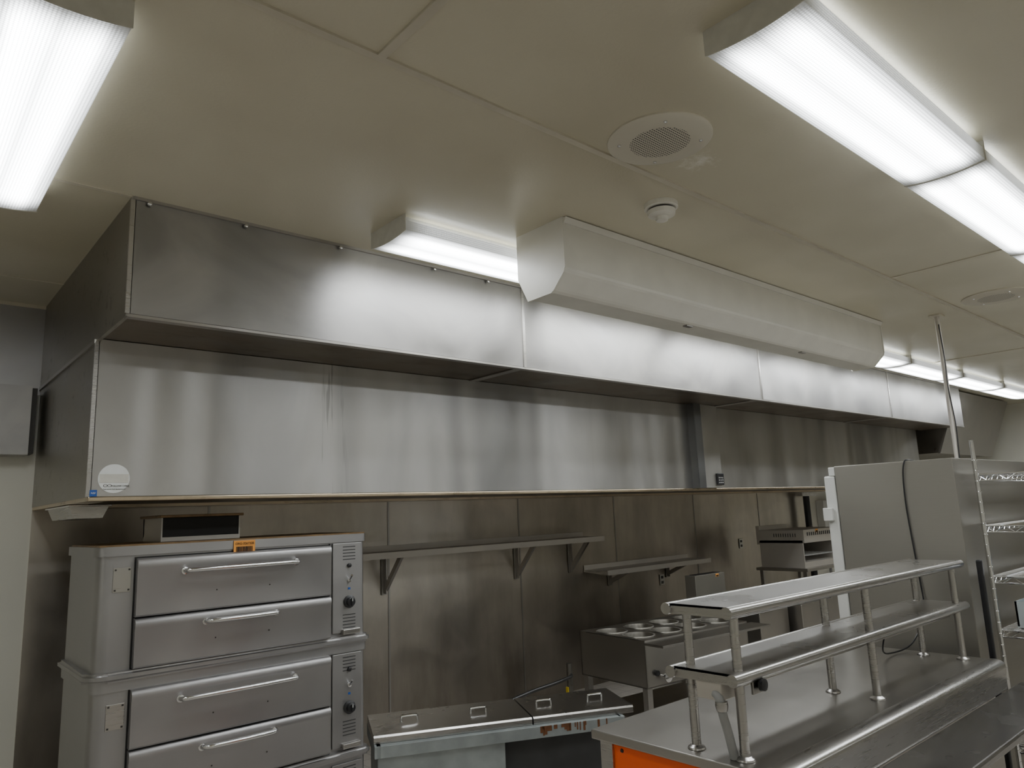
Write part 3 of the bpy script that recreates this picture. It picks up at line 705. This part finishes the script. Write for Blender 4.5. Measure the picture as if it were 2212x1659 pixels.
# ------------------------------------------------------------------ refrigerator
fr=thing('reach_in_refrigerator',(5.6,1.83,0),'tall stainless reach-in refrigerator with plain steel side','refrigerator')
FX=4.62
box('cabinet',FX,6.65,1.475,2.16,.12,1.96,'fridge',fr,.004)
for a,b in ((FX,5.28),(5.30,5.96),(5.98,6.65)):
    d=box('door',a,b,2.165,2.235,.16,1.90,'white',fr,.01,3)
    tube('handle',[(b-.05,2.25,1.0),(b-.05,2.25,1.35)],.012,'chrome',d)
box('header',FX,6.65,2.16,2.20,1.90,1.955,'white',fr,.004)
eachbox('foot',[(x,x+.08,y,y+.08,0,.12) for x in (4.7,6.5) for y in (1.52,2.05)],'dark',fr)
box('hinge_bracket',FX-.03,FX,2.19,2.25,1.62,1.70,'white',fr,.004)
tag(tube('power_cord',smoothpath([(4.72,1.72,1.965),(4.64,1.72,1.967),(4.61,1.73,1.955),(4.608,1.745,1.88),(4.612,1.752,1.7),(4.610,1.740,1.45),(4.608,1.728,1.25),(4.59,1.72,1.12),(4.52,1.74,1.0),(4.42,1.76,.935),(4.25,1.78,.922),(4.08,1.76,.96),(4.02,1.70,1.10)],8),.0042,'blackplastic',None,8),'black power cord draped down the refrigerator side','cord')
tag(box('corner_guard',4.54,4.565,1.38,1.41,.0,1.40,'blackplastic',None,.008),'black rubber corner guard beside refrigerator','corner guard')
dp=thing('conduit_drop_pole',(6.35,1.99,1.96),'grey electrical conduit dropping from ceiling to refrigerator','conduit')
tube('pole',[(6.35,1.99,1.96),(6.35,1.99,ZC)],.019,'broil',dp)
box('ceiling_plate',6.29,6.41,1.95,2.03,ZC-.01,ZC,'seam',dp)
tube('cord',smoothpath([(6.328,1.977,3.1),(6.332,1.970,2.8),(6.326,1.974,2.6),(6.345,1.965,2.3),(6.335,1.972,1.98)],6),.004,'blackplastic',dp,8)

# ------------------------------------------------------------------ wire rack
wr=thing('wire_shelving_rack',(5.4,1.2,0),'chrome wire shelving rack with four tiers','wire rack')
RX0,RX1,RY0,RY1=4.80,6.0,.92,1.42
for x in (RX0,RX1):
    for y in (RY0,RY1):
        b=bmesh.new(); bm_tube(b,[(x,y,.0),(x,y,2.06)],.0125,12)
        for k in range(30): bm_lathe(b,[(.0125,0),(.0138,.003),(.0125,.006)],(x,y,.2+.06*k),'z',12)
        mkobj('post',b,'chrome',wr,smooth=True)
for z in (1.86,1.57,1.29,1.0,.4):
    b=bmesh.new()
    for zz,r in ((z,.0045),(z-.035,.0045)):
        bm_tube(b,[(RX0,RY0,zz),(RX1,RY0,zz)],r,6); bm_tube(b,[(RX0,RY1,zz),(RX1,RY1,zz)],r,6)
        bm_tube(b,[(RX0,RY0,zz),(RX0,RY1,zz)],r,6); bm_tube(b,[(RX1,RY0,zz),(RX1,RY1,zz)],r,6)
    for y in (RY0,RY1):
        n=24; bm_tube(b,[(RX0+(RX1-RX0)*k/n,y,z-(.035 if k%2 else 0)) for k in range(n+1)],.003,6)
    for x in (RX0,RX1):
        n=10; bm_tube(b,[(x,RY0+(RY1-RY0)*k/n,z-(.035 if k%2 else 0)) for k in range(n+1)],.003,6)
    for k in range(1,34): bm_tube(b,[(RX0+(RX1-RX0)*k/34,RY0,z+.003),(RX0+(RX1-RX0)*k/34,RY1,z+.003)],.0025,5)
    for y in (1.08,1.25): bm_tube(b,[(RX0,y,z-.004),(RX1,y,z-.004)],.004,6)
    mkobj('shelf',b,'chrome',wr,smooth=True)
bn=thing('plastic_bin',(5.05,1.2,1.01),'cloudy plastic bin on wire rack','bin')
boxes('tub',[(4.88,5.3,1.05,1.35,1.008,1.016),(4.88,4.89,1.05,1.35,1.016,1.15),(5.29,5.3,1.05,1.35,1.016,1.15),(4.88,5.3,1.05,1.06,1.016,1.15),(4.88,5.3,1.34,1.35,1.016,1.15)],'clear',bn)
def bag(x,y,z):
    b=bmesh.new(); bmesh.ops.create_icosphere(b,subdivisions=3,radius=1)
    for v in b.verts:
        k=1+.18*math.sin(7*v.co.x+3*v.co.y)+.12*math.sin(11*v.co.z+5*v.co.x)
        v.co=Vector((x+v.co.x*.10*k,y+v.co.y*.07*k,z+.035+max(v.co.z,-.8)*.04*k))
    return tag(mkobj('plastic_bag',b,'bluebag',None,smooth=True),'crumpled blue plastic bag on wire rack','bag')
bag(5.15,1.2,1.02); bag(5.2,1.15,1.30)

# ------------------------------------------------------------------ world + camera
w=bpy.data.worlds.new('world'); SC.world=w; w.use_nodes=True
w.node_tree.nodes['Background'].inputs[0].default_value=(.5,.5,.5,1); w.node_tree.nodes['Background'].inputs[1].default_value=.02
cam=bpy.data.cameras.new('camera'); co=bpy.data.objects.new('camera',cam); COL.objects.link(co)
cam.sensor_width=36; cam.lens=36*1569.6/2212; cam.clip_start=.05
R=Matrix(((.75346,-.08515,-.65195),(-.65628,-.15749,-.73790),(-.03984,.98384,-.17454)))
co.matrix_world=Matrix.Translation((0,0,1.75))@R.to_4x4()
SC.camera=co
